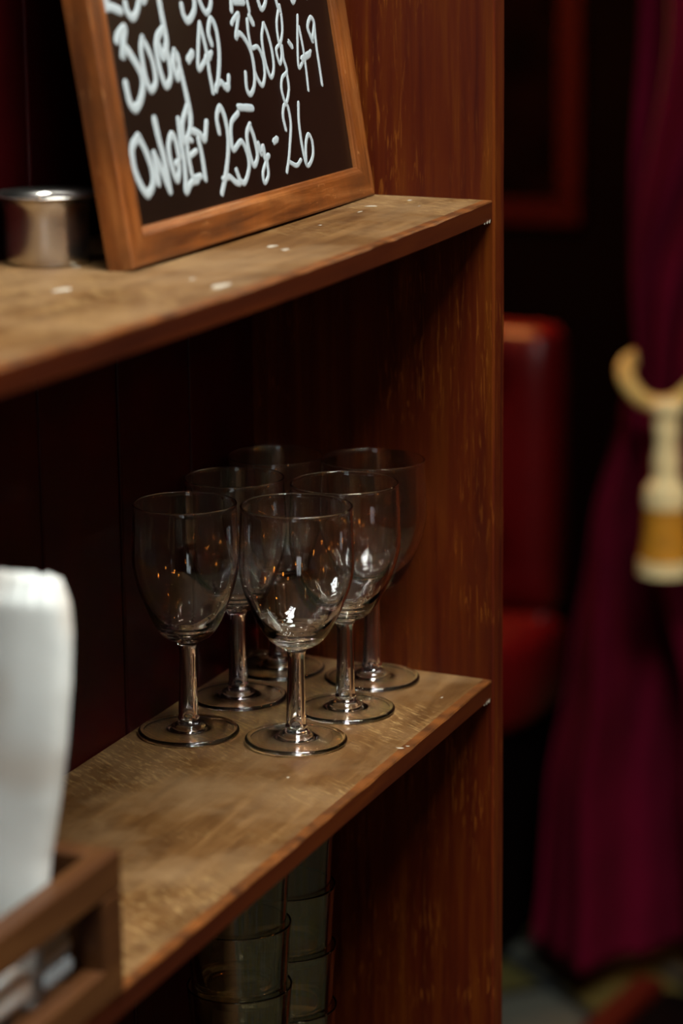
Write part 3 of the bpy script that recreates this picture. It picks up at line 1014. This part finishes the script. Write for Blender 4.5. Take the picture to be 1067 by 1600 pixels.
o = obj('tassel_fringe', bm, MT['amber'], tie, True); o.location = (.012, -.048, -.133)
bm = bmesh.new()
lathe(bm, profile([(0, 0), (.030, -.001), (.0315, -.005), (.032, -.016), (.030, -.0185), (0, -.017)], 5), 96,
      lambda a, z: 1 + .025 * math.sin(40 * a))
o = obj('tassel_trim', bm, MT['cream'], tie, True); o.location = (.012, -.048, -.198)

# ------------------------------------------------------------------ low platform with a red wooden nosing
st = empty('low_platform', (-.345, 1.645, 0), -.13)
tag(st, 'low dark carpeted platform with red wooden nosing, on the tiled floor below the curtain', 'platform')
bm = bmesh.new(); box(bm, (-.016, -1.0, .085), (.022, .02, .12), .008, 3); obj('nosing', bm, MT['redwood'], st)
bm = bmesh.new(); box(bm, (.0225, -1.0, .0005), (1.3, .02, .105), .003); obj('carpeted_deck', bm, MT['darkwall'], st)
bm = bmesh.new(); box(bm, (-.004, -1.0, .0005), (.022, .018, .0845), .002); obj('riser', bm, MT['redwood'], st)

# ------------------------------------------------------------------ pendant bulbs of the room (mirrored in the glasses)
def pendant():
    r = empty('pendant_lamp', (0, 0, 0))
    bm = bmesh.new()
    lathe(bm, profile([(0, -.040), (.012, -.038), (.023, -.030), (.031, -.014), (.031, -.002), (.025, .012), (.018, .020), (.014, .026)], 5), 32)
    obj('globe', bm, MT['lampglass'], r, True)
    bm = bmesh.new()
    lathe(bm, [(0, .08), (.010, .08), (.014, .06), (.014, .024), (.0, .024)], 20)
    obj('socket', bm, MT['brass'], r, True)
    bm = bmesh.new(); tube(bm, [(0, 0, .08), (0, 0, 1.9)], .003, 6); obj('cord', bm, MT['darkwall'], r)
    return r


p0 = None
for i, (x, y, z) in enumerate(((1.5, -.3, 2.05), (1.6, .7, 2.05), (-.86, 2.22, 1.44), (1.7, -1.5, 1.75), (.0, -3.1, 2.05), (1.2, -3.0, 1.6), (-1.0, -2.6, 2.05), (2.0, .2, 1.55), (1.9, -.8, 1.45), (.55, 1.15, 1.94), (.55, -3.6, 1.75), (-.3, -2.3, 2.2), (1.9, -2.3, 2.2))):
    if p0 is None: p0 = pendant(); o = p0
    else: o = copy_tree(p0)
    o.location = (x, y, z)
    o.scale = (1, 1, 1)
    tag(o, 'amber glass globe lamp hanging on a thin cord', 'lamp', 'amber pendant lamps of the room')
    for ch in [q for q in bpy.data.objects if q.parent == o]:
        if ch.name.startswith('cord'):
            ch.scale = (1, 1, (ZC - z - .08) / (1.9 - .08)); ch.location = (0, 0, .08 - .08 * ch.scale[2])

# the lamp above the banquette burns brightest
ld = bpy.data.lights.new('banquette_lamp_light', 'POINT'); ld.energy = 16; ld.color = (1.0, 0.42, 0.12); ld.shadow_soft_size = .07
lo = bpy.data.objects.new('banquette_lamp_light', ld); C.objects.link(lo); lo.location = (-.86, 2.22, 1.34)

ld = bpy.data.lights.new('tassel_fill_light', 'POINT'); ld.energy = 9; ld.color = (1.0, 0.72, 0.42); ld.shadow_soft_size = .05  # added fill to brighten the tassel, with an unseen pendant hung over it
lo = bpy.data.objects.new('tassel_fill_light', ld); C.objects.link(lo); lo.location = (.55, 1.15, 1.84)
